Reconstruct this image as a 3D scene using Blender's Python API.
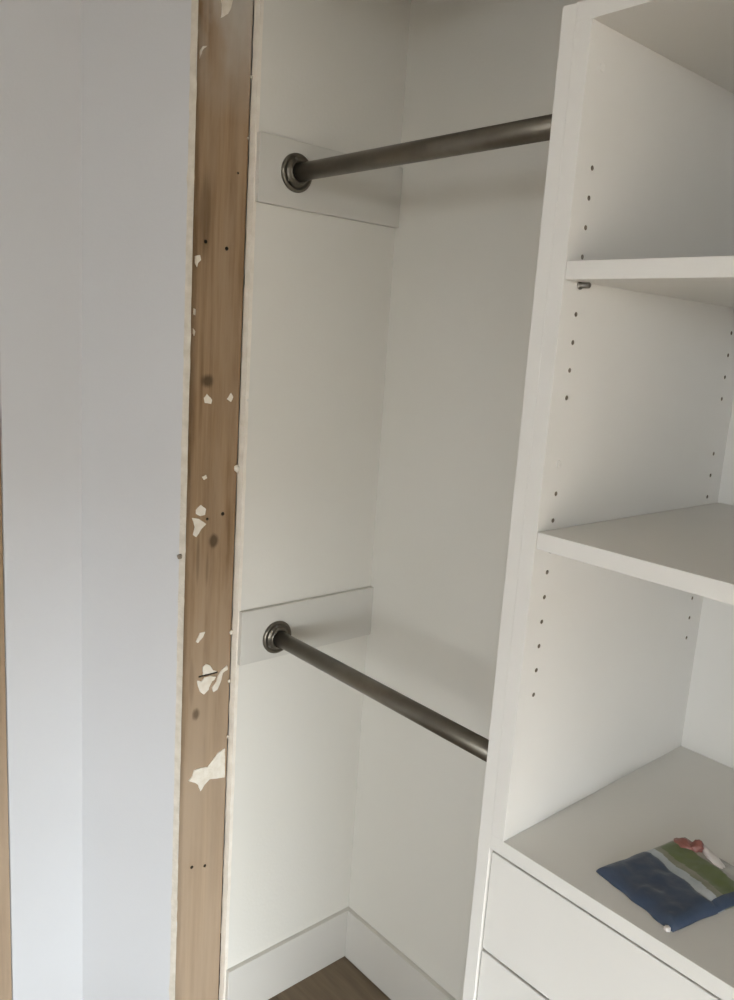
import bpy, bmesh, math, random
from mathutils import Vector, Matrix, noise

random.seed(7)
for o in list(bpy.data.objects):
    bpy.data.objects.remove(o, do_unlink=True)
scene = bpy.context.scene
COL = scene.collection

# All coordinates below are in a working unit of 1.0667 m (camera height 1.45 units = 1.547 m);
# the helpers multiply by K so the scene itself is in metres.
K = 1.0667

# ------------------------------------------------------------------ camera
yaw, pitch, roll, FPX = 0.844686, 0.1923246, 0.0665033, 819.23
cy, sy, cp, sp = math.cos(yaw), math.sin(yaw), math.cos(pitch), math.sin(pitch)
F = Vector((-sy * cp, cy * cp, -sp))
Rt = Vector((cy, sy, 0.0))
Up = Rt.cross(F)
R2 = math.cos(roll) * Rt + math.sin(roll) * Up
U2 = -math.sin(roll) * Rt + math.cos(roll) * Up
cam_data = bpy.data.cameras.new('camera')
cam = bpy.data.objects.new('camera', cam_data)
COL.objects.link(cam)
m = Matrix((R2, U2, -F)).transposed().to_4x4()
m.translation = Vector((0, 0, 1.45)) * K
cam.matrix_world = m
cam_data.sensor_fit = 'VERTICAL'
cam_data.sensor_height = 36.0
cam_data.lens = 36.0 * FPX / 1000.0
cam_data.clip_start = 0.01
scene.camera = cam

# ------------------------------------------------------------------ light
ADDED_WIN = dict(x0=1.25, x1=2.25, z0=0.50, z1=2.2, y=-2.6)       # unseen window behind the camera, added to light the front faces
ADDED_WIN2 = dict(y0=-1.55, y1=0.60, z0=0.08, z1=1.12, x=2.3)     # unseen low window on the right, added to brighten the lower left walls
SKY = (0.885, 0.95, 1.0)
SKY_STRENGTH = 27.6
world = bpy.data.worlds.new('overcast_sky')
scene.world = world
world.use_nodes = True
bg = world.node_tree.nodes['Background']
bg.inputs[0].default_value = (*SKY, 1)
bg.inputs[1].default_value = SKY_STRENGTH

def portal(loc, w, h, rot):
    pl = bpy.data.lights.new('added_window_portal', 'AREA')
    pl.shape = 'RECTANGLE'
    pl.size, pl.size_y = w * K, h * K
    pl.cycles.is_portal = True          # guides sampling of the sky through the opening, adds no light
    po = bpy.data.objects.new('added_window_portal', pl)
    COL.objects.link(po)
    po.location = Vector(loc) * K
    po.rotation_euler = rot
portal(((ADDED_WIN['x0'] + ADDED_WIN['x1']) / 2, ADDED_WIN['y'] - 0.1, (ADDED_WIN['z0'] + ADDED_WIN['z1']) / 2), ADDED_WIN['x1'] - ADDED_WIN['x0'], ADDED_WIN['z1'] - ADDED_WIN['z0'], (math.radians(90), 0, 0))
portal((ADDED_WIN2['x'] + 0.09, (ADDED_WIN2['y0'] + ADDED_WIN2['y1']) / 2, (ADDED_WIN2['z0'] + ADDED_WIN2['z1']) / 2), ADDED_WIN2['y1'] - ADDED_WIN2['y0'], ADDED_WIN2['z1'] - ADDED_WIN2['z0'], (math.radians(90), 0, math.radians(90)))

vs = scene.view_settings
vs.view_transform = 'Standard'
vs.look = 'None'
vs.gamma = 1.0
vs.use_curve_mapping = False
vs.exposure = 0.0

# ------------------------------------------------------------------ helpers
def link(name, me, parent=None, origin=None, mats=()):
    """mesh is in working-unit world coordinates; recentre it on its base (or origin)"""
    co = [v.co for v in me.vertices]
    if origin is None:
        lo = Vector([min(c[i] for c in co) for i in range(3)])
        hi = Vector([max(c[i] for c in co) for i in range(3)])
        origin = Vector(((lo.x + hi.x) / 2, (lo.y + hi.y) / 2, lo.z))
    origin = Vector(origin)
    for v in me.vertices:
        v.co = (v.co - origin) * K
    o = bpy.data.objects.new(name, me)
    COL.objects.link(o)
    if parent is not None:
        o.parent = parent
        o['_w'] = tuple(origin)
        o.location = (origin - Vector(parent['_w'])) * K
    else:
        o.location = origin * K
    o['_w'] = tuple(origin)
    for mt in mats:
        me.materials.append(mt)
    return o

def from_bm(name, bm, mat, parent=None, smooth=False, origin=None):
    bmesh.ops.recalc_face_normals(bm, faces=bm.faces)
    me = bpy.data.meshes.new(name)
    bm.to_mesh(me)
    bm.free()
    if smooth:
        for p in me.polygons:
            p.use_smooth = True
    mats = mat if isinstance(mat, (list, tuple)) else [mat]
    return link(name, me, parent, origin, mats)

def bm_box(bm, x0, x1, y0, y1, z0, z1, bevel=0.0, mi=0):
    r = bmesh.ops.create_cube(bm, size=1.0)
    vs_ = r['verts']
    for v in vs_:
        v.co = Vector(((x0 + x1) / 2 + v.co.x * (x1 - x0), (y0 + y1) / 2 + v.co.y * (y1 - y0), (z0 + z1) / 2 + v.co.z * (z1 - z0)))
    fs = {f for v in vs_ for f in v.link_faces}
    for f in fs:
        f.material_index = mi
    if bevel:
        es = list({e for v in vs_ for e in v.link_edges})
        bmesh.ops.bevel(bm, geom=es, offset=bevel, segments=2, affect='EDGES', profile=0.5)

def box(name, x0, x1, y0, y1, z0, z1, mat, parent=None, bevel=0.0):
    bm = bmesh.new()
    bm_box(bm, x0, x1, y0, y1, z0, z1, bevel)
    return from_bm(name, bm, mat, parent)

def empty(name, loc):
    o = bpy.data.objects.new(name, None)
    COL.objects.link(o)
    o.empty_display_size = 0.05
    o.location = Vector(loc) * K
    o['_w'] = tuple(loc)
    return o

def tag(o, label, cat, group=None):
    o['label'] = label
    o['category'] = cat
    if group:
        o['group'] = group
    return o

def struct(o):
    o['kind'] = 'structure'
    return o

def lathe_x(bm, prof, x0, cyy, cz, sgn=1, n=40):
    """revolve (radius, offset) pairs about an X-parallel axis"""
    rings = []
    for r, dx in prof:
        ring = []
        if r <= 1e-6:
            ring = [bm.verts.new((x0 + sgn * dx, cyy, cz))]
        else:
            for i in range(n):
                a = 2 * math.pi * i / n
                ring.append(bm.verts.new((x0 + sgn * dx, cyy + r * math.cos(a), cz + r * math.sin(a))))
        rings.append(ring)
    for a, b in zip(rings, rings[1:]):
        if len(a) == 1 and len(b) == 1:
            continue
        for i in range(n):
            j = (i + 1) % n
            if len(a) == 1:
                bm.faces.new((a[0], b[i], b[j]))
            elif len(b) == 1:
                bm.faces.new((a[i], a[j], b[0]))
            else:
                bm.faces.new((a[i], a[j], b[j], b[i]))

def boolean_cut(bm_body, bm_cut, mats):
    """real recesses: body minus cutters; the cutter's faces keep the second material"""
    ob = []
    for nm, b, ms in (('tmp_body', bm_body, mats), ('tmp_cut', bm_cut, [mats[1]])):
        bmesh.ops.recalc_face_normals(b, faces=b.faces)
        me = bpy.data.meshes.new(nm)
        b.to_mesh(me)
        b.free()
        for mt in ms:
            me.materials.append(mt)
        o = bpy.data.objects.new(nm, me)
        COL.objects.link(o)
        ob.append(o)
    md = ob[0].modifiers.new('cut', 'BOOLEAN')
    md.operation = 'DIFFERENCE'
    md.object = ob[1]
    md.solver = 'EXACT'
    md.material_mode = 'TRANSFER'
    dg = bpy.context.evaluated_depsgraph_get()
    me = bpy.data.meshes.new_from_object(ob[0].evaluated_get(dg))
    for o in ob:
        bpy.data.objects.remove(o, do_unlink=True)
    return me

# ------------------------------------------------------------------ materials
def new_mat(name):
    mt = bpy.data.materials.new(name)
    mt.use_nodes = True
    nt = mt.node_tree
    return mt, nt, nt.nodes['Principled BSDF']

def noise_mat(name, c1, c2, scale=8, rough=0.6, bump=0.0, bscale=120, metallic=0.0, stretch=(1, 1, 1), spec=0.5, detail=4):
    mt, nt, b = new_mat(name)
    N = nt.nodes
    tc = N.new('ShaderNodeTexCoord')
    mp = N.new('ShaderNodeMapping')
    mp.inputs['Scale'].default_value = stretch
    nt.links.new(tc.outputs['Object'], mp.inputs[0])
    nz = N.new('ShaderNodeTexNoise')
    nz.inputs['Scale'].default_value = scale
    nz.inputs['Detail'].default_value = detail
    nt.links.new(mp.outputs[0], nz.inputs['Vector'])
    cr = N.new('ShaderNodeValToRGB')
    cr.color_ramp.elements[0].position = 0.3
    cr.color_ramp.elements[1].position = 0.7
    cr.color_ramp.elements[0].color = (*c1, 1)
    cr.color_ramp.elements[1].color = (*c2, 1)
    nt.links.new(nz.outputs['Fac'], cr.inputs[0])
    nt.links.new(cr.outputs[0], b.inputs['Base Color'])
    b.inputs['Roughness'].default_value = rough
    b.inputs['Metallic'].default_value = metallic
    b.inputs['Specular IOR Level'].default_value = spec
    if bump:
        n2 = N.new('ShaderNodeTexNoise')
        n2.inputs['Scale'].default_value = bscale
        n2.inputs['Detail'].default_value = 3
        nt.links.new(tc.outputs['Object'], n2.inputs['Vector'])
        bp = N.new('ShaderNodeBump')
        bp.inputs['Strength'].default_value = bump
        bp.inputs['Distance'].default_value = 0.002
        nt.links.new(n2.outputs['Fac'], bp.inputs['Height'])
        nt.links.new(bp.outputs[0], b.inputs['Normal'])
    return mt

M_closet = noise_mat('closet_wall_paint', (0.705, 0.675, 0.605), (0.72, 0.69, 0.625), 3, 0.65, 0.15, 140, spec=0.3)
M_room = noise_mat('room_wall_paint', (0.565, 0.56, 0.56), (0.58, 0.575, 0.575), 3, 0.7, 0.12, 140, spec=0.3)
M_trim = noise_mat('trim_paint', (0.62, 0.59, 0.535), (0.64, 0.61, 0.555), 5, 0.45, spec=0.4)
M_ceil = noise_mat('ceiling_paint', (0.82, 0.81, 0.78), (0.84, 0.83, 0.80), 4, 0.8, spec=0.2)
M_cleat = noise_mat('primed_board', (0.60, 0.575, 0.515), (0.62, 0.595, 0.54), 5, 0.6, spec=0.3)
M_mela = noise_mat('white_melamine', (0.715, 0.69, 0.64), (0.735, 0.71, 0.665), 6, 0.42, spec=0.45)
M_core = noise_mat('chipboard_core', (0.20, 0.16, 0.12), (0.28, 0.23, 0.17), 300, 0.9)
M_rod = noise_mat('dark_satin_nickel', (0.17, 0.15, 0.12), (0.20, 0.18, 0.145), 40, 0.38, metallic=0.85)
M_pin = noise_mat('pin_steel', (0.16, 0.15, 0.13), (0.24, 0.22, 0.20), 80, 0.4, metallic=0.8)
M_gyp = noise_mat('raw_gypsum_edge', (0.78, 0.71, 0.61), (0.86, 0.80, 0.71), 45, 0.95, 0.7, 220, spec=0.1)
M_gyp2 = noise_mat('darker_gypsum_edge', (0.56, 0.50, 0.41), (0.68, 0.62, 0.53), 45, 0.95, 0.7, 220, spec=0.1)  # same gypsum in a darker tone for the room board's edge
M_paper = noise_mat('plaster_remnant', (0.70, 0.63, 0.52), (0.80, 0.75, 0.66), 60, 0.95, 0.6, 160, spec=0.1)
M_floor = noise_mat('brown_wood_floor', (0.13, 0.092, 0.054), (0.20, 0.146, 0.09), 6, 0.45, 0.1, 60, stretch=(1, 12, 1))
M_ground = noise_mat('bounce_ground', (0.20, 0.168, 0.135), (0.23, 0.194, 0.158), 3, 0.95, spec=0.1)  # unseen ground, toned to bounce warm light up through the openings
M_added_winframe = noise_mat('added_window_vinyl', (0.78, 0.78, 0.77), (0.80, 0.80, 0.79), 5, 0.4)

def stud_mat(name, org, knots):
    """sawn softwood: vertical grain, knots at given (y, z), grey plaster dust near the top, paler below"""
    mt, nt, b = new_mat(name)
    N, L = nt.nodes, nt.links
    tc = N.new('ShaderNodeTexCoord')
    off = N.new('ShaderNodeVectorMath')
    off.operation = 'MULTIPLY_ADD'
    off.inputs[1].default_value = (1 / K,) * 3
    off.inputs[2].default_value = org            # back to working units
    L.new(tc.outputs['Object'], off.inputs[0])
    P = off.outputs[0]
    sep = N.new('ShaderNodeSeparateXYZ')
    L.new(P, sep.inputs[0])

    def mth(op, a, c=None, d=None):
        n = N.new('ShaderNodeMath')
        n.operation = op
        for i, v in enumerate((a, c, d)):
            if v is None:
                continue
            if isinstance(v, (int, float)):
                n.inputs[i].default_value = v
            else:
                L.new(v, n.inputs[i])
        return n.outputs[0]

    def mix(fac, a, c):
        n = N.new('ShaderNodeMix')
        n.data_type = 'RGBA'
        for s, v in ((0, fac), (6, a), (7, c)):
            if isinstance(v, tuple):
                n.inputs[s].default_value = (*v, 1)
            elif isinstance(v, (int, float)):
                n.inputs[s].default_value = v
            else:
                L.new(v, n.inputs[s])
        return n.outputs[2]

    def nz(scale, st, detail=4, rough=0.5):
        mp = N.new('ShaderNodeMapping')
        mp.inputs['Scale'].default_value = st
        L.new(P, mp.inputs[0])
        n = N.new('ShaderNodeTexNoise')
        n.inputs['Scale'].default_value = scale
        n.inputs['Detail'].default_value = detail
        n.inputs['Roughness'].default_value = rough
        L.new(mp.outputs[0], n.inputs['Vector'])
        return n.outputs['Fac']

    def ramp(v, stops):
        n = N.new('ShaderNodeValToRGB')
        e = n.color_ramp.elements
        while len(e) < len(stops):
            e.new(0.5)
        for el, (p, c) in zip(e, stops):
            el.position = p
            el.color = (*c, 1)
        L.new(v, n.inputs[0])
        return n.outputs[0]

    grain = nz(22, (1, 3.2, 0.10), 6, 0.6)
    broad = nz(11, (1, 2.0, 0.30), 4, 0.6)
    col = ramp(grain, [(0.30, (0.175, 0.105, 0.052)), (0.5, (0.265, 0.17, 0.092)), (0.72, (0.36, 0.245, 0.145))])
    col = mix(ramp(broad, [(0.40, (0, 0, 0)), (0.60, (0.75, 0.75, 0.75))]), col, (0.34, 0.24, 0.152))
    # base colour blends paler towards the lower end
    zl = N.new('ShaderNodeMapRange')
    zl.inputs[1].default_value = 1.05
    zl.inputs[2].default_value = 0.55
    zl.inputs[3].default_value = 0.0
    zl.inputs[4].default_value = 0.45
    L.new(sep.outputs[2], zl.inputs[0])
    col = mix(zl.outputs[0], col, (0.46, 0.365, 0.27))
    # plaster dust smeared on the upper end
    zt = N.new('ShaderNodeMapRange')
    zt.inputs[1].default_value = 1.80
    zt.inputs[2].default_value = 1.99
    L.new(sep.outputs[2], zt.inputs[0])
    dust = mth('MULTIPLY', zt.outputs[0], ramp(nz(14, (1, 1.4, 0.6), 4), [(0.42, (0, 0, 0)), (0.62, (1, 1, 1))]))
    col = mix(mth('MULTIPLY', dust, 0.75), col, (0.46, 0.42, 0.36))
    yl = N.new('ShaderNodeMapRange')
    yl.inputs[1].default_value = 0.735
    yl.inputs[2].default_value = 0.785
    L.new(sep.outputs[1], yl.inputs[0])
    col = mix(mth('MULTIPLY', mth('MULTIPLY', zt.outputs[0], yl.outputs[0]), 0.6), col, (0.48, 0.44, 0.385))
    # knots
    for ky, kz, ry, rz, st in knots:
        dy = mth('DIVIDE', mth('SUBTRACT', sep.outputs[1], ky), ry)
        dz = mth('DIVIDE', mth('SUBTRACT', sep.outputs[2], kz), rz)
        d = mth('SQRT', mth('ADD', mth('MULTIPLY', dy, dy), mth('MULTIPLY', dz, dz)))
        d = mth('ADD', d, mth('MULTIPLY', mth('SUBTRACT', grain, 0.5), 0.9))
        f = N.new('ShaderNodeMapRange')
        f.interpolation_type = 'SMOOTHSTEP'
        f.inputs[1].default_value = 1.25
        f.inputs[2].default_value = 0.45
        f.inputs[3].default_value = 0.0
        f.inputs[4].default_value = st
        L.new(d, f.inputs[0])
        col = mix(f.outputs[0], col, (0.085, 0.055, 0.03))
    L.new(col, b.inputs['Base Color'])
    b.inputs['Roughness'].default_value = 0.8
    b.inputs['Specular IOR Level'].default_value = 0.2
    bp = N.new('ShaderNodeBump')
    bp.inputs['Strength'].default_value = 0.25
    bp.inputs['Distance'].default_value = 0.002
    L.new(grain, bp.inputs['Height'])
    L.new(bp.outputs[0], b.inputs['Normal'])
    return mt

# ------------------------------------------------------------------ setting
XL, YB = -1.283, 1.167           # closet left wall face, closet back wall face
XS = -1.299                      # face of the bare stud
XF, YE, YC = -1.286, 0.7115, 0.606   # room wall face beside the stud, its broken edge, its outer corner
ZC = 2.40

fl = struct(box('floor', -1.9, 2.4, -2.72, 1.29, -0.06, -0.014, M_floor))
rows, pw = 21, 0.20
pm = None
for r in range(rows):
    xoff = [-0.55, -0.15, -0.8, -0.70][r % 4]
    for c in range(5):
        x0 = -1.9 + xoff + c * 1.1
        if x0 > 2.35 or x0 + 1.1 < -1.9:
            continue
        if pm is None:
            o = box('plank', x0, x0 + 1.098, -2.845 + r * pw, -2.845 + r * pw + pw - 0.0015, -0.014, 0.0, M_floor, fl, 0.0012)
            pm = o.data
        else:
            o = bpy.data.objects.new('plank', pm)
            COL.objects.link(o)
            o.parent = fl
            w = Vector((x0 + 0.549, -2.845 + r * pw + (pw - 0.0015) / 2, -0.014))
            o.location = (w - Vector(fl['_w'])) * K

struct(box('ceiling', -1.9, 2.4, -2.72, 1.29, ZC, ZC + 0.06, M_ceil))
struct(box('wall_back', -1.9, 2.4, YB, YB + 0.12, 0, ZC, M_closet))
struct(box('wall_right', 0.95, 1.07, 0.7205, YB, 0, ZC, M_closet))
struct(box('wall_front_right', 0.95, 2.3, 0.707, 0.7205, 0, ZC, M_room))
struct(box('wall_above_opening', XS, 0.95, 0.70, 0.826, 2.03, ZC, M_room))

def jagged_strip(name, parent, mat, kind, n=150):
    """raw broken edge of a gypsum board: a thin strip with a ragged outline, thicker and thinner along its height"""
    bm = bmesh.new()
    prev = None
    for i in range(n + 1):
        z = 0.002 + (ZC - 0.004) * i / n
        if kind == 'front':     # edge faces +X
            a, bq = YE - 0.0062, YE
            j1 = 0.0006 * noise.noise(Vector((0, 3.1, z * 40))) - (0.0008 if random.random() < 0.05 else 0)
            j2 = 0.0022 * noise.noise(Vector((5, 1.7, z * 30)))
            jx = 0.0009 + 0.0008 * noise.noise(Vector((9, 0, z * 25)))
            sx = lambda y: XF + (y - YE) * 2.0
            pts = [(sx(a + j1) - 0.003, a + j1 + 0.002, z), (sx(a + j1) + jx, a + j1, z), (sx((a + bq) / 2) + jx + 0.0006, (a + bq) / 2, z), (XF + jx, bq - 0.0005 + j2, z), (XF - 0.012, bq + j2, z)]
        else:                   # edge faces -Y
            a, bq = XS, XL
            jr = 0.0016 * noise.noise(Vector((0, 7.1, z * 26)))
            jl = 0.0020 * noise.noise(Vector((2, 4.1, z * 40)))
            jy = 0.0018 + 0.0014 * noise.noise(Vector((4, 0, z * 30)))
            pts = [(a + jl, 0.828, z), (a + jl, 0.826 - jy, z), ((a + bq) / 2, 0.8257 - jy, z), (bq + 0.0012 + jr, 0.826 - jy * 0.6, z), (bq + 0.0010 + jr, 0.832, z)]
        cur = [bm.verts.new(p) for p in pts]
        if prev:
            for k in range(4):
                bm.faces.new((prev[k], prev[k + 1], cur[k + 1], cur[k]))
            bm.faces.new((prev[4], prev[0], cur[0], cur[4]))
        else:
            bm.faces.new(cur)
        prev = cur
    bm.faces.new(list(reversed(prev)))
    return from_bm(name, bm, mat, parent)

wl = struct(box('wall_left', XS, XL, 0.828, YB, 0, ZC, M_closet))
jagged_strip('gypsum_edge', wl, M_gyp, 'left')
def prism(name, poly, z0, z1, mat, parent=None):
    bm = bmesh.new()
    va = [bm.verts.new((x, y, z0)) for x, y in poly]
    vb = [bm.verts.new((x, y, z1)) for x, y in poly]
    bm.faces.new(list(reversed(va)))
    bm.faces.new(vb)
    for i in range(len(poly)):
        j = (i + 1) % len(poly)
        bm.faces.new((va[i], va[j], vb[j], vb[i]))
    return from_bm(name, bm, mat, parent)
# short splayed wall beside the stud, then the room's side wall running towards the added window
CX, CY = -1.497, 0.606
wf = struct(prism('wall_front_left', [(XF, YE), (CX, CY), (CX, YE + 0.06), (XF - 0.05, YE + 0.06), (XF - 0.05, YE)], 0, ZC, M_room))
jagged_strip('gypsum_edge', wf, M_gyp2, 'front')
YSB = 0.463
wr = struct(box('wall_room_left', -1.9, CX - 0.016, -2.6, YB, 0, ZC, M_room))
box('wall_board', CX - 0.016, CX, YSB, CY + 0.10, 0, ZC, M_room, wr, 0.0008)
box('wall_board', CX - 0.016, CX, -2.6, YSB - 0.13, 0, ZC, M_room, wr, 0.0008)

# wall behind the camera, holed for the added window
def wall_with_hole(name, x0, x1, y0, y1, z0, z1, hx0, hx1, hz0, hz1, mat):
    bm = bmesh.new()
    bm_box(bm, x0, hx0, y0, y1, z0, z1)
    bm_box(bm, hx1, x1, y0, y1, z0, z1)
    bm_box(bm, hx0, hx1, y0, y1, z0, hz0)
    bm_box(bm, hx0, hx1, y0, y1, hz1, z1)
    return struct(from_bm(name, bm, mat))
wall_with_hole('wall_behind_camera', -1.9, 2.4, -2.72, -2.6, 0, ZC, ADDED_WIN['x0'], ADDED_WIN['x1'], ADDED_WIN['z0'], ADDED_WIN['z1'], M_room)
XW = ADDED_WIN2['x']
bm = bmesh.new()
bm_box(bm, XW, XW + .1, -2.6, ADDED_WIN2['y0'], 0, ZC)
bm_box(bm, XW, XW + .1, ADDED_WIN2['y1'], YB, 0, ZC)
bm_box(bm, XW, XW + .1, ADDED_WIN2['y0'], ADDED_WIN2['y1'], 0, ADDED_WIN2['z0'])
bm_box(bm, XW, XW + .1, ADDED_WIN2['y0'], ADDED_WIN2['y1'], ADDED_WIN2['z1'], ZC)
struct(from_bm('wall_room_right', bm, M_room))
bm = bmesh.new()
a, b_, c, d = ADDED_WIN['x0'], ADDED_WIN['x1'], ADDED_WIN['z0'], ADDED_WIN['z1']
bm_box(bm, a, a + .04, -2.70, -2.64, c, d)
bm_box(bm, b_ - .04, b_, -2.70, -2.64, c, d)
bm_box(bm, a + .04, b_ - .04, -2.70, -2.64, c, c + .04)
bm_box(bm, a + .04, b_ - .04, -2.70, -2.64, d - .04, d)
bm_box(bm, (a + b_) / 2 - .02, (a + b_) / 2 + .02, -2.70, -2.64, c + .04, d - .04)
added_win = struct(from_bm('added_window_1', bm, M_added_winframe))  # frame of the invented window that lets sky light in
box('added_window_sill', a - .04, b_ + .04, -2.64, -2.54, c - .03, c, M_added_winframe, added_win, .004)
mt, nt, b = new_mat('added_window_glass')
tr = nt.nodes.new('ShaderNodeBsdfTransparent')
gl = nt.nodes.new('ShaderNodeBsdfGlossy')
gl.inputs['Roughness'].default_value = 0.02
mx = nt.nodes.new('ShaderNodeMixShader')
mx.inputs[0].default_value = 0.06
nt.links.new(tr.outputs[0], mx.inputs[1])
nt.links.new(gl.outputs[0], mx.inputs[2])
nt.links.new(mx.outputs[0], nt.nodes['Material Output'].inputs[0])
for x0, x1 in ((a + .04, (a + b_) / 2 - .02), ((a + b_) / 2 + .02, b_ - .04)):
    box('added_window_pane', x0, x1, -2.672, -2.668, c + .04, d - .04, mt, added_win)
a, b_, c, d = ADDED_WIN2['y0'], ADDED_WIN2['y1'], ADDED_WIN2['z0'], ADDED_WIN2['z1']
bm = bmesh.new()
bm_box(bm, XW + .03, XW + .08, a, a + .04, c, d)
bm_box(bm, XW + .03, XW + .08, b_ - .04, b_, c, d)
bm_box(bm, XW + .03, XW + .08, a + .04, b_ - .04, c, c + .04)
bm_box(bm, XW + .03, XW + .08, a + .04, b_ - .04, d - .04, d)
added_win2 = struct(from_bm('added_window_2', bm, M_added_winframe))  # invented low window, put in for its side light
box('added_window_sill', XW - .06, XW + .03, a - .04, b_ + .04, c - .03, c, M_added_winframe, added_win2, .004)
box('added_window_pane', XW + .053, XW + .057, a + .04, b_ - .04, c + .04, d - .04, mt, added_win2)
struct(box('ground_outside', -60, 60, -60, 60, -0.5, -0.4, M_ground))  # unseen plane added to shape the light entering from outside

# baseboards
struct(box('baseboard_left', XL, -1.272, 0.829, YB, 0, 0.124, M_trim, None, 0.0012))
struct(box('baseboard_back', -1.272, -0.5795, 1.155, YB, 0, 0.124, M_trim, None, 0.0012))

# ------------------------------------------------------------------ bare stud
org = (XS - 0.019, 0.7713, 0.0)
KNOTS = [(0.7542, 1.360, 0.0125, 0.013, 0.95), (0.7773, 1.0631, 0.010, 0.013, 0.9), (0.750, 0.7212, 0.009, 0.014, 0.75),
         (0.741, 1.645, 0.012, 0.07, 0.45), (0.745, 1.03, 0.004, 0.05, 0.4), (0.765, 1.01, 0.003, 0.03, 0.3), (0.739, 0.79, 0.006, 0.05, 0.25)]
M_stud = stud_mat('sawn_stud_timber', org, KNOTS)
M_hole = noise_mat('nail_hole', (0.03, 0.022, 0.015), (0.05, 0.035, 0.02), 100, 0.95)
bmb = bmesh.new()
bm_box(bmb, XS - 0.038, XS, 0.7145, 0.8230, 0, 2.03, 0.0015)
bmc = bmesh.new()
def cyl_x(bm, x0, x1, yy, zz, r, n=12):
    va = [bm.verts.new((x0, yy + r * math.cos(2 * math.pi * i / n), zz + r * math.sin(2 * math.pi * i / n))) for i in range(n)]
    vb = [bm.verts.new((x1, v.co.y, v.co.z)) for v in va]
    bm.faces.new(list(reversed(va)))
    bm.faces.new(vb)
    for i in range(n):
        j = (i + 1) % n
        bm.faces.new((va[i], va[j], vb[j], vb[i]))
for yy, zz, r in [(0.7435, 1.5979, 0.0032), (0.7855, 1.5913, 0.0034), (0.7948, 1.1133, 0.0036), (0.7496, 0.3906, 0.0036), (0.7794, 0.3819, 0.0032), (0.762, 1.1065, 0.0028), (0.8035, 1.72, 0.002)]:
    cyl_x(bmc, XS - 0.01, XS + 0.01, yy, zz, r)
# gouge through the torn plaster
bm_box(bmc, XS - 0.004, XS + 0.01, 0.753, 0.795, 0.7955, 0.7990)
me = boolean_cut(bmb, bmc, [M_stud, M_hole])
me.name = 'timber_stud'
stud = link('timber_stud', me, None, org)
tag(stud, 'bare brown timber stud with knots and plaster scraps at the closet opening', 'stud')

REM = [
  [(0.7594, 1.9817), (0.7821, 1.9883), (0.7787, 1.9752), (0.7734, 1.9646), (0.7604, 1.9548), (0.7637, 1.9694)],
  [(0.7228, 1.8836), (0.7233, 1.896), (0.7284, 1.9039), (0.7358, 1.9058), (0.7268, 1.8959)],
  [(0.7231, 1.5717), (0.7326, 1.5744), (0.7348, 1.5664), (0.7291, 1.5608), (0.7274, 1.5539), (0.7234, 1.5601)],
  [(0.7226, 1.4843), (0.7266, 1.4832), (0.726, 1.4729), (0.7226, 1.4742)],
  [(0.7226, 1.4507), (0.7266, 1.4459), (0.725, 1.4372), (0.7226, 1.4421)],
  [(0.7479, 1.3298), (0.7538, 1.3369), (0.7643, 1.3262), (0.7625, 1.3191), (0.7502, 1.3209)],
  [(0.7954, 1.3281), (0.8034, 1.3391), (0.808, 1.3318), (0.8041, 1.3227)],
  [(0.7482, 1.1865), (0.7563, 1.1897), (0.7586, 1.184), (0.7525, 1.1807)],
  [(0.7377, 1.1259), (0.7477, 1.1344), (0.7583, 1.126), (0.7566, 1.1149), (0.7462, 1.1139), (0.7379, 1.1184)],
  [(0.7299, 1.1117), (0.7443, 1.1085), (0.7592, 1.0976), (0.7491, 1.0891), (0.7391, 1.075), (0.7328, 1.0795), (0.7365, 1.0942)],
  [(0.7449, 0.8698), (0.753, 0.8862), (0.7637, 0.8862), (0.7597, 0.8769), (0.7493, 0.867)],
  [(0.7611, 0.816), (0.7679, 0.8206), (0.7768, 0.8153), (0.7836, 0.8039), (0.7915, 0.8005), (0.7792, 0.7998), (0.7616, 0.7998)],
  [(0.7498, 0.7904), (0.7585, 0.7867), (0.7653, 0.7933), (0.7775, 0.7938), (0.7901, 0.7892), (0.7867, 0.7834), (0.778, 0.7805), (0.7749, 0.7663), (0.7646, 0.7589), (0.7556, 0.7677), (0.7518, 0.7785)],
  [(0.7954, 0.7897), (0.8022, 0.7997), (0.8145, 0.807), (0.8167, 0.7981), (0.806, 0.7939), (0.8029, 0.7796), (0.7946, 0.7615), (0.7858, 0.7586), (0.7828, 0.7677), (0.7922, 0.7788)],
  [(0.8165, 0.6301), (0.8185, 0.5663), (0.7994, 0.57), (0.7829, 0.5737), (0.7723, 0.565), (0.7637, 0.554), (0.7579, 0.5698), (0.7488, 0.5779), (0.7364, 0.5855), (0.7449, 0.5929), (0.7481, 0.6039), (0.7622, 0.6045), (0.7784, 0.6011), (0.7889, 0.6117), (0.8011, 0.6252)],
]
def remnant(pts, h, i):
    """torn scrap of plaster: ragged outline, domed towards its middle"""
    out = []
    n = len(pts)
    for k in range(n):
        p, q = Vector(pts[k]), Vector(pts[(k + 1) % n])
        L_ = (q - p).length
        seg = max(1, int(L_ / 0.004))
        nrm = Vector((q.y - p.y, p.x - q.x)).normalized()
        for s in range(seg):
            t = s / seg
            out.append(p.lerp(q, t) + nrm * (0.0011 * noise.noise(Vector((k * 3.3 + t * 7, i * 9.1, 0))) if s else 0))
    bm = bmesh.new()
    base = [bm.verts.new((XS - 0.0005, p.x, p.y)) for p in out]
    top = [bm.verts.new((XS + h * (0.7 + 0.3 * noise.noise(Vector((p.x * 90, p.y * 90, i)))), p.x, p.y)) for p in out]
    bm.faces.new(top)
    bm.faces.new(list(reversed(base)))
    for k in range(len(out)):
        j = (k + 1) % len(out)
        bm.faces.new((base[k], base[j], top[j], top[k]))
    bmesh.ops.triangulate(bm, faces=[f for f in bm.faces if len(f.verts) > 4])
    return bm
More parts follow.
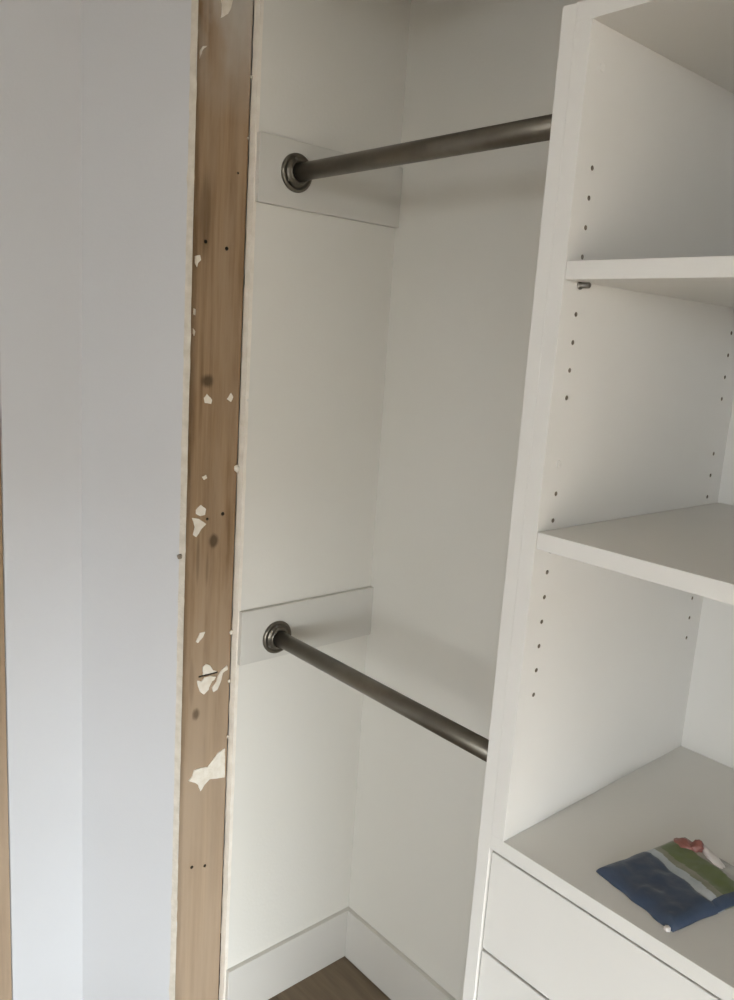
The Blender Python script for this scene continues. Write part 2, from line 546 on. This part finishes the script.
for i, pts in enumerate(REM):
    o = from_bm('plaster_scrap', remnant(pts, 0.0022 if len(pts) < 7 else 0.003, i), M_paper, stud)
    if i == 14:
        o['label'] = 'large cream plaster scrap near the lower end'
# crumbs caught in the gap beside the stud
for yy, zz, r in [(0.8215, 1.879, 0.003), (0.8195, 1.7798, 0.0025), (0.8215, 1.1981, 0.0075), (0.8215, 0.8749, 0.0055), (0.8205, 0.7738, 0.004), (0.8215, 0.655, 0.003)]:
    bm = bmesh.new()
    bmesh.ops.create_icosphere(bm, subdivisions=2, radius=r)
    for v in bm.verts:
        v.co *= 1 + 0.35 * noise.noise(v.co * 300 + Vector((yy * 50, zz * 9, 0)))
        v.co = Vector((XS + 0.003 + v.co.x * 0.6, yy + v.co.y * 0.8, zz + v.co.z))
    from_bm('plaster_crumb', bm, M_paper, stud, True)
# lump on the broken board edge
bm = bmesh.new()
bmesh.ops.create_icosphere(bm, subdivisions=2, radius=0.006)
for v in bm.verts:
    v.co *= 1 + 0.35 * noise.noise(v.co * 300)
    v.co = Vector((XF - 0.008 + v.co.x * 0.7, 0.7055 + v.co.y, 1.0434 + v.co.z * 0.8))
from_bm('edge_lump', bm, M_core, wf, True)

# second bare strip at the far left of the frame
org2 = (CX - 0.01, YSB - 0.065, 0.0)
M_stud2 = stud_mat('side_stud_timber', org2, [(0.44, 1.2, 0.01, 0.012, 0.7), (0.42, 0.6, 0.01, 0.014, 0.7)])
bm = bmesh.new()
bm_box(bm, CX - 0.0158, CX - 0.004, YSB - 0.129, YSB - 0.001, 0, ZC - 0.001, 0.001)
st2 = from_bm('timber_strip', bm, M_stud2, None, False, org2)
tag(st2, 'narrow sliver of brown timber at the far left edge of the photo', 'timber')

# ------------------------------------------------------------------ cleats and rods
XCF = -1.272
for z0, z1, lab in ((1.675, 1.790, 'upper white cleat board on the closet side wall carrying the high rod'),
                    (0.812, 0.921, 'lower white cleat board on the closet side wall carrying the low rod')):
    tag(box('rod_cleat', XL, XCF, 0.8285, YB - 0.0008, z0, z1, M_cleat, None, 0.001), lab, 'cleat', 'cleat boards on the closet side wall')

XP0, XP1, XP2 = -0.5785, -0.5605, -0.541      # outer panel, seam, inner face of the tower side
YT = 0.7365
RF = 0.0335
def rod(yy, zz, label):
    t = empty('closet_rod', (XCF, yy, zz))
    tag(t, label, 'rod', 'dark metal closet rods')
    bm = bmesh.new()
    lathe_x(bm, [(0, 0.001), (0.0154, 0.001), (0.0154, (XP0 - XCF) - 0.001), (0, (XP0 - XCF) - 0.001)], XCF, yy, zz, 1, 48)
    o = from_bm('tube', bm, M_rod, t, True)
    for x0, sg in ((XCF, 1), (XP0, -1)):
        bm = bmesh.new()
        lathe_x(bm, [(0, 0), (RF, 0), (RF, .0035), (RF * .96, .0058), (RF * .88, .0066), (RF * .82, .0058), (RF * .79, .0036), (RF * .64, .0036),
                     (RF * .61, .0120), (RF * .57, .0135), (RF * .51, .0135), (RF * .49, .0115), (RF * .49, .0045), (0, .0045)], x0, yy, zz, sg, 48)
        fo = from_bm('flange', bm, M_rod, t, True)
        for k in range(3):
            an = math.radians(100 + 120 * k)
            bm = bmesh.new()
            yy2, zz2 = yy + RF * .715 * math.cos(an), zz + RF * .715 * math.sin(an)
            lathe_x(bm, [(0.0027, 0.003), (0.0027, 0.0042), (0.0018, 0.0052), (0, 0.0055)], x0, yy2, zz2, sg, 12)
            from_bm('screw', bm, M_pin, fo, True)
    return t
rod(0.908, 1.7355, 'upper of the two dark metal closet rods, fixed to the upper cleat board')
rod(0.912, 0.8560, 'lower of the two dark metal closet rods, fixed to the lower cleat board')

# ------------------------------------------------------------------ tower
XI2 = 0.02                        # inner face of the right side
YBK = 1.163
ZT = 1.797
tower = empty('closet_tower', ((XP0 + XI2) / 2, (YT + YBK) / 2, 0))
tag(tower, 'white closet tower with open shelves above flat drawers', 'shelving unit')
box('end_panel', XP0, XP1, YT, YBK, 0, ZT, M_mela, tower, 0.0004)
HOLES = [1.642, 1.612, 1.582, 1.552, 1.522, 1.492, 1.462, 1.432, 1.402, 1.325, 1.294, 1.263, 1.233, 1.202, 1.172, 1.142, 1.112, 1.082, 1.051]
def side(x0, x1, face):
    bmb = bmesh.new()
    bm_box(bmb, x0, x1, YT, YBK, 0.868, 1.778, 0.0003)
    bmc = bmesh.new()
    for z in HOLES:
        for yy in (0.7645, 1.127):
            if z == 1.325 and yy < 1:
                continue                     # this front hole is closed by a cap
            cyl_x(bmc, face - 0.010, face + 0.010, yy, z, 0.0027, 12)
    me = boolean_cut(bmb, bmc, [M_mela, M_core])
    me.name = 'side_panel'
    return link('side_panel', me, tower)
side(XP1 + 0.0002, XP2, XP2)
side(XI2, XI2 + 0.019, XI2)
box('top_board', XP1 + 0.0004, XI2 + 0.019, YT, YBK, 1.778, ZT, M_mela, tower, 0.0003)
box('back_panel', XP2, XI2, YBK - 0.002, YBK + 0.003, 0.868, 1.778, M_mela, tower)
box('counter_shelf', XP1 + 0.0002, XI2 + 0.019, YT, YBK, 0.849, 0.868, M_mela, tower, 0.0003)
for z0, z1 in ((1.526, 1.545), (1.233, 1.2525)):
    sh = box('shelf', XP2 + 0.0006, XI2 - 0.0006, YT + 0.001, YBK - 0.004, z0, z1, M_mela, tower, 0.0008)
    for face, sg in ((XP2, 1), (XI2, -1)):
        for yy in (0.7645, 1.127):
            bm = bmesh.new()
            lathe_x(bm, [(0, -0.004), (0.0026, -0.004), (0.0026, 0.0008), (0.0046, 0.0008), (0.0046, 0.0022), (0.0032, 0.0022), (0.0032, 0.0125), (0.0024, 0.0135), (0, 0.0135)], face, yy, z0 - 0.0034, sg, 16)
            from_bm('shelf_pin', bm, M_pin, tower, True)
for yy, z in ((0.762, 1.739), (0.7635, 1.328)):
    bm = bmesh.new()
    lathe_x(bm, [(0, 0), (0.0042, 0), (0.0040, 0.0007), (0.003, 0.0010), (0, 0.0010)], XP2, yy, z, 1, 16)
    from_bm('hole_cap', bm, M_mela, tower, True)
# drawer case and fronts
box('case_side', XP1 + 0.0002, XP2, 0.760, YBK, 0.0, 0.849, M_mela, tower)
box('case_side', XI2, XI2 + 0.019, 0.760, YBK, 0.0, 0.849, M_mela, tower)
box('kick_board', XP2, XI2, 0.80, 0.818, 0.0, 0.075, M_mela, tower)
for z0, z1 in ((0.7085, 0.8432), (0.4700, 0.7045), (0.2400, 0.4665), (0.0800, 0.2365)):
    fr = box('drawer', XP1 + 0.0016, XI2 + 0.017, YT + 0.0036, 0.7590, z0, z1, M_mela, tower, 0.0012)
    bm = bmesh.new()
    x0, x1, y0, y1 = XP2 + 0.014, XI2 - 0.014, 0.7592, 1.14
    zt = z1 - 0.03
    bm_box(bm, x0, x0 + .014, y0, y1, z0 + .012, zt)
    bm_box(bm, x1 - .014, x1, y0, y1, z0 + .012, zt)
    bm_box(bm, x0 + .014, x1 - .014, y1 - .014, y1, z0 + .012, zt)
    bm_box(bm, x0 + .014, x1 - .014, y0, y1 - .014, z0 + .012, z0 + .020)
    from_bm('drawer_box', bm, M_mela, fr)

# ------------------------------------------------------------------ packet on the counter shelf
M_blue = noise_mat('packet_navy', (0.036, 0.052, 0.088), (0.052, 0.073, 0.115), 30, 0.35, 0.4, 90, spec=0.4)
M_green = noise_mat('packet_green', (0.085, 0.115, 0.032), (0.125, 0.15, 0.05), 30, 0.35, spec=0.5)
M_olive = noise_mat('packet_olive', (0.16, 0.165, 0.10), (0.25, 0.245, 0.18), 40, 0.35, spec=0.5)
M_silver = noise_mat('packet_white_band', (0.36, 0.39, 0.41), (0.50, 0.52, 0.53), 40, 0.35, spec=0.5)
M_clear = noise_mat('packet_clear_film', (0.34, 0.33, 0.29), (0.50, 0.48, 0.44), 40, 0.25, spec=0.6)
M_red = noise_mat('packet_red', (0.20, 0.065, 0.045), (0.30, 0.12, 0.095), 60, 0.4)
M_film = noise_mat('packet_white_film', (0.62, 0.56, 0.52), (0.74, 0.69, 0.65), 60, 0.3)
pk = empty('packet', (-0.37, 0.85, 0.868))
tag(pk, 'crumpled plastic packet with navy front, green band and red corner on white counter shelf', 'packet')
A_, B_, C_, D_ = Vector((-.440, .780)), Vector((-.334, .759)), Vector((-.299, .918)), Vector((-.413, .930))
NU, NV = 80, 110
def pkpos(u, v):
    p = A_.lerp(B_, u).lerp(D_.lerp(C_, u), v)
    e = 0.0035 * noise.noise(Vector((u * 5, v * 5, 2.2)))
    p = p + Vector((e * (1 - abs(2 * u - 1) * .3), 0.8 * e))
    ed = min(u, 1 - u) * 0.11
    ev = min(v, 1 - v) * 0.16
    k = min(1, min(ed, ev) / 0.014)
    h = 0.0095 * math.sqrt(max(0, 1 - (1 - k) ** 2))
    vb = v - 0.085 * (1 - u) + 0.02 * noise.noise(Vector((u * 3, 0, 8)))
    h *= 1.0 if vb < .43 else (0.9 if vb < .77 else 0.75)
    h += k * (0.0022 * noise.noise(Vector((u * 4, v * 7, 0))) + 0.0012 * noise.noise(Vector((u * 11 + v * 3, v * 12, 5))))
    h -= k * 0.0022 * math.exp(-((vb - .43) / .02) ** 2)
    return p, max(0.0012, h)
bm = bmesh.new()
gt, gb = [], []
for j in range(NV + 1):
    rt_, rb_ = [], []
    for i in range(NU + 1):
        p, h = pkpos(i / NU, j / NV)
        edge = i in (0, NU) or j in (0, NV)
        vtop = bm.verts.new((p.x, p.y, 0.868 + (0.0016 if edge else max(h, 0.0018))))
        vbot = vtop if False else bm.verts.new((p.x, p.y, 0.8682))
        rt_.append(vtop)
        rb_.append(vbot)
    gt.append(rt_)
    gb.append(rb_)
for j in range(NV):
    v = (j + .5) / NV
    for i in range(NU):
        u = (i + .5) / NU
        w = v - 0.085 * (1 - u) + 0.02 * noise.noise(Vector((u * 3, 0, 8)))
        if w < .43: mi = 0
        elif w < .505: mi = 1
        elif w < .57: mi = 2
        elif w < .77: mi = 3 if u > .06 else 2
        else: mi = 4
        if w >= .43 and u > .90 + 0.02 * noise.noise(Vector((0, v * 4, 3))): mi = 0
        if w >= .57 and u < .05: mi = 2
        f = bm.faces.new((gt[j][i], gt[j][i + 1], gt[j + 1][i + 1], gt[j + 1][i]))
        f.material_index = mi
        f2 = bm.faces.new((gb[j][i], gb[j + 1][i], gb[j + 1][i + 1], gb[j][i + 1]))
        f2.material_index = mi
def rim(a, c, d, e, mi):
    f = bm.faces.new((a, c, d, e))
    f.material_index = mi
def bandmi(v):
    return 0 if v < .43 else 1 if v < .505 else 2 if v < .57 else 3 if v < .77 else 4
for i in range(NU):
    rim(gb[0][i], gb[0][i + 1], gt[0][i + 1], gt[0][i], 0)
    rim(gt[NV][i], gt[NV][i + 1], gb[NV][i + 1], gb[NV][i], 4)
for j in range(NV):
    mi = bandmi((j + .5) / NV)
    rim(gt[j][0], gt[j + 1][0], gb[j + 1][0], gb[j][0], mi)
    rim(gb[j][NU], gb[j + 1][NU], gt[j + 1][NU], gt[j][NU], mi)
from_bm('wrapper', bm, [M_blue, M_silver, M_olive, M_green, M_clear], pk, True)

def crumple(name, c, u, v, w, h, mat, seed):
    """a bunched-up fold of film standing up from the packet's end"""
    bm = bmesh.new()
    bmesh.ops.create_icosphere(bm, subdivisions=3, radius=1.0)
    u, v = Vector(u), Vector(v)
    for vt in bm.verts:
        s = 1 + 0.35 * noise.noise(vt.co * 1.8 + Vector((seed, 0, 0))) + 0.15 * noise.noise(vt.co * 5 + Vector((0, seed, 0)))
        q = vt.co * s
        p = Vector(c) + u * q.x + v * q.y
        vt.co = Vector((p.x, p.y, max(0.8684, c[2] + h * q.z)))
    return from_bm(name, bm, mat, pk, True)
crumple('red_corner', (-.400, .905, .8745), (.013, .004, 0), (-.003, .010, 0), 1, .007, M_red, 1.3)
crumple('red_corner', (-.3875, .912, .8755), (.007, -.002, 0), (.002, .010, 0), 1, .009, M_red, 4.1)
crumple('film_flap', (-.370, .912, .8735), (.025, -.014, 0), (.0025, .006, 0), 1, .006, M_film, 7.7)
crumple('corner_tab', (-.3385, .7570, .8705), (.0035, 0, 0), (0, .0035, 0), 1, .003, M_film, 2.2)

for o in bpy.data.objects:
    if '_w' in o:
        del o['_w']
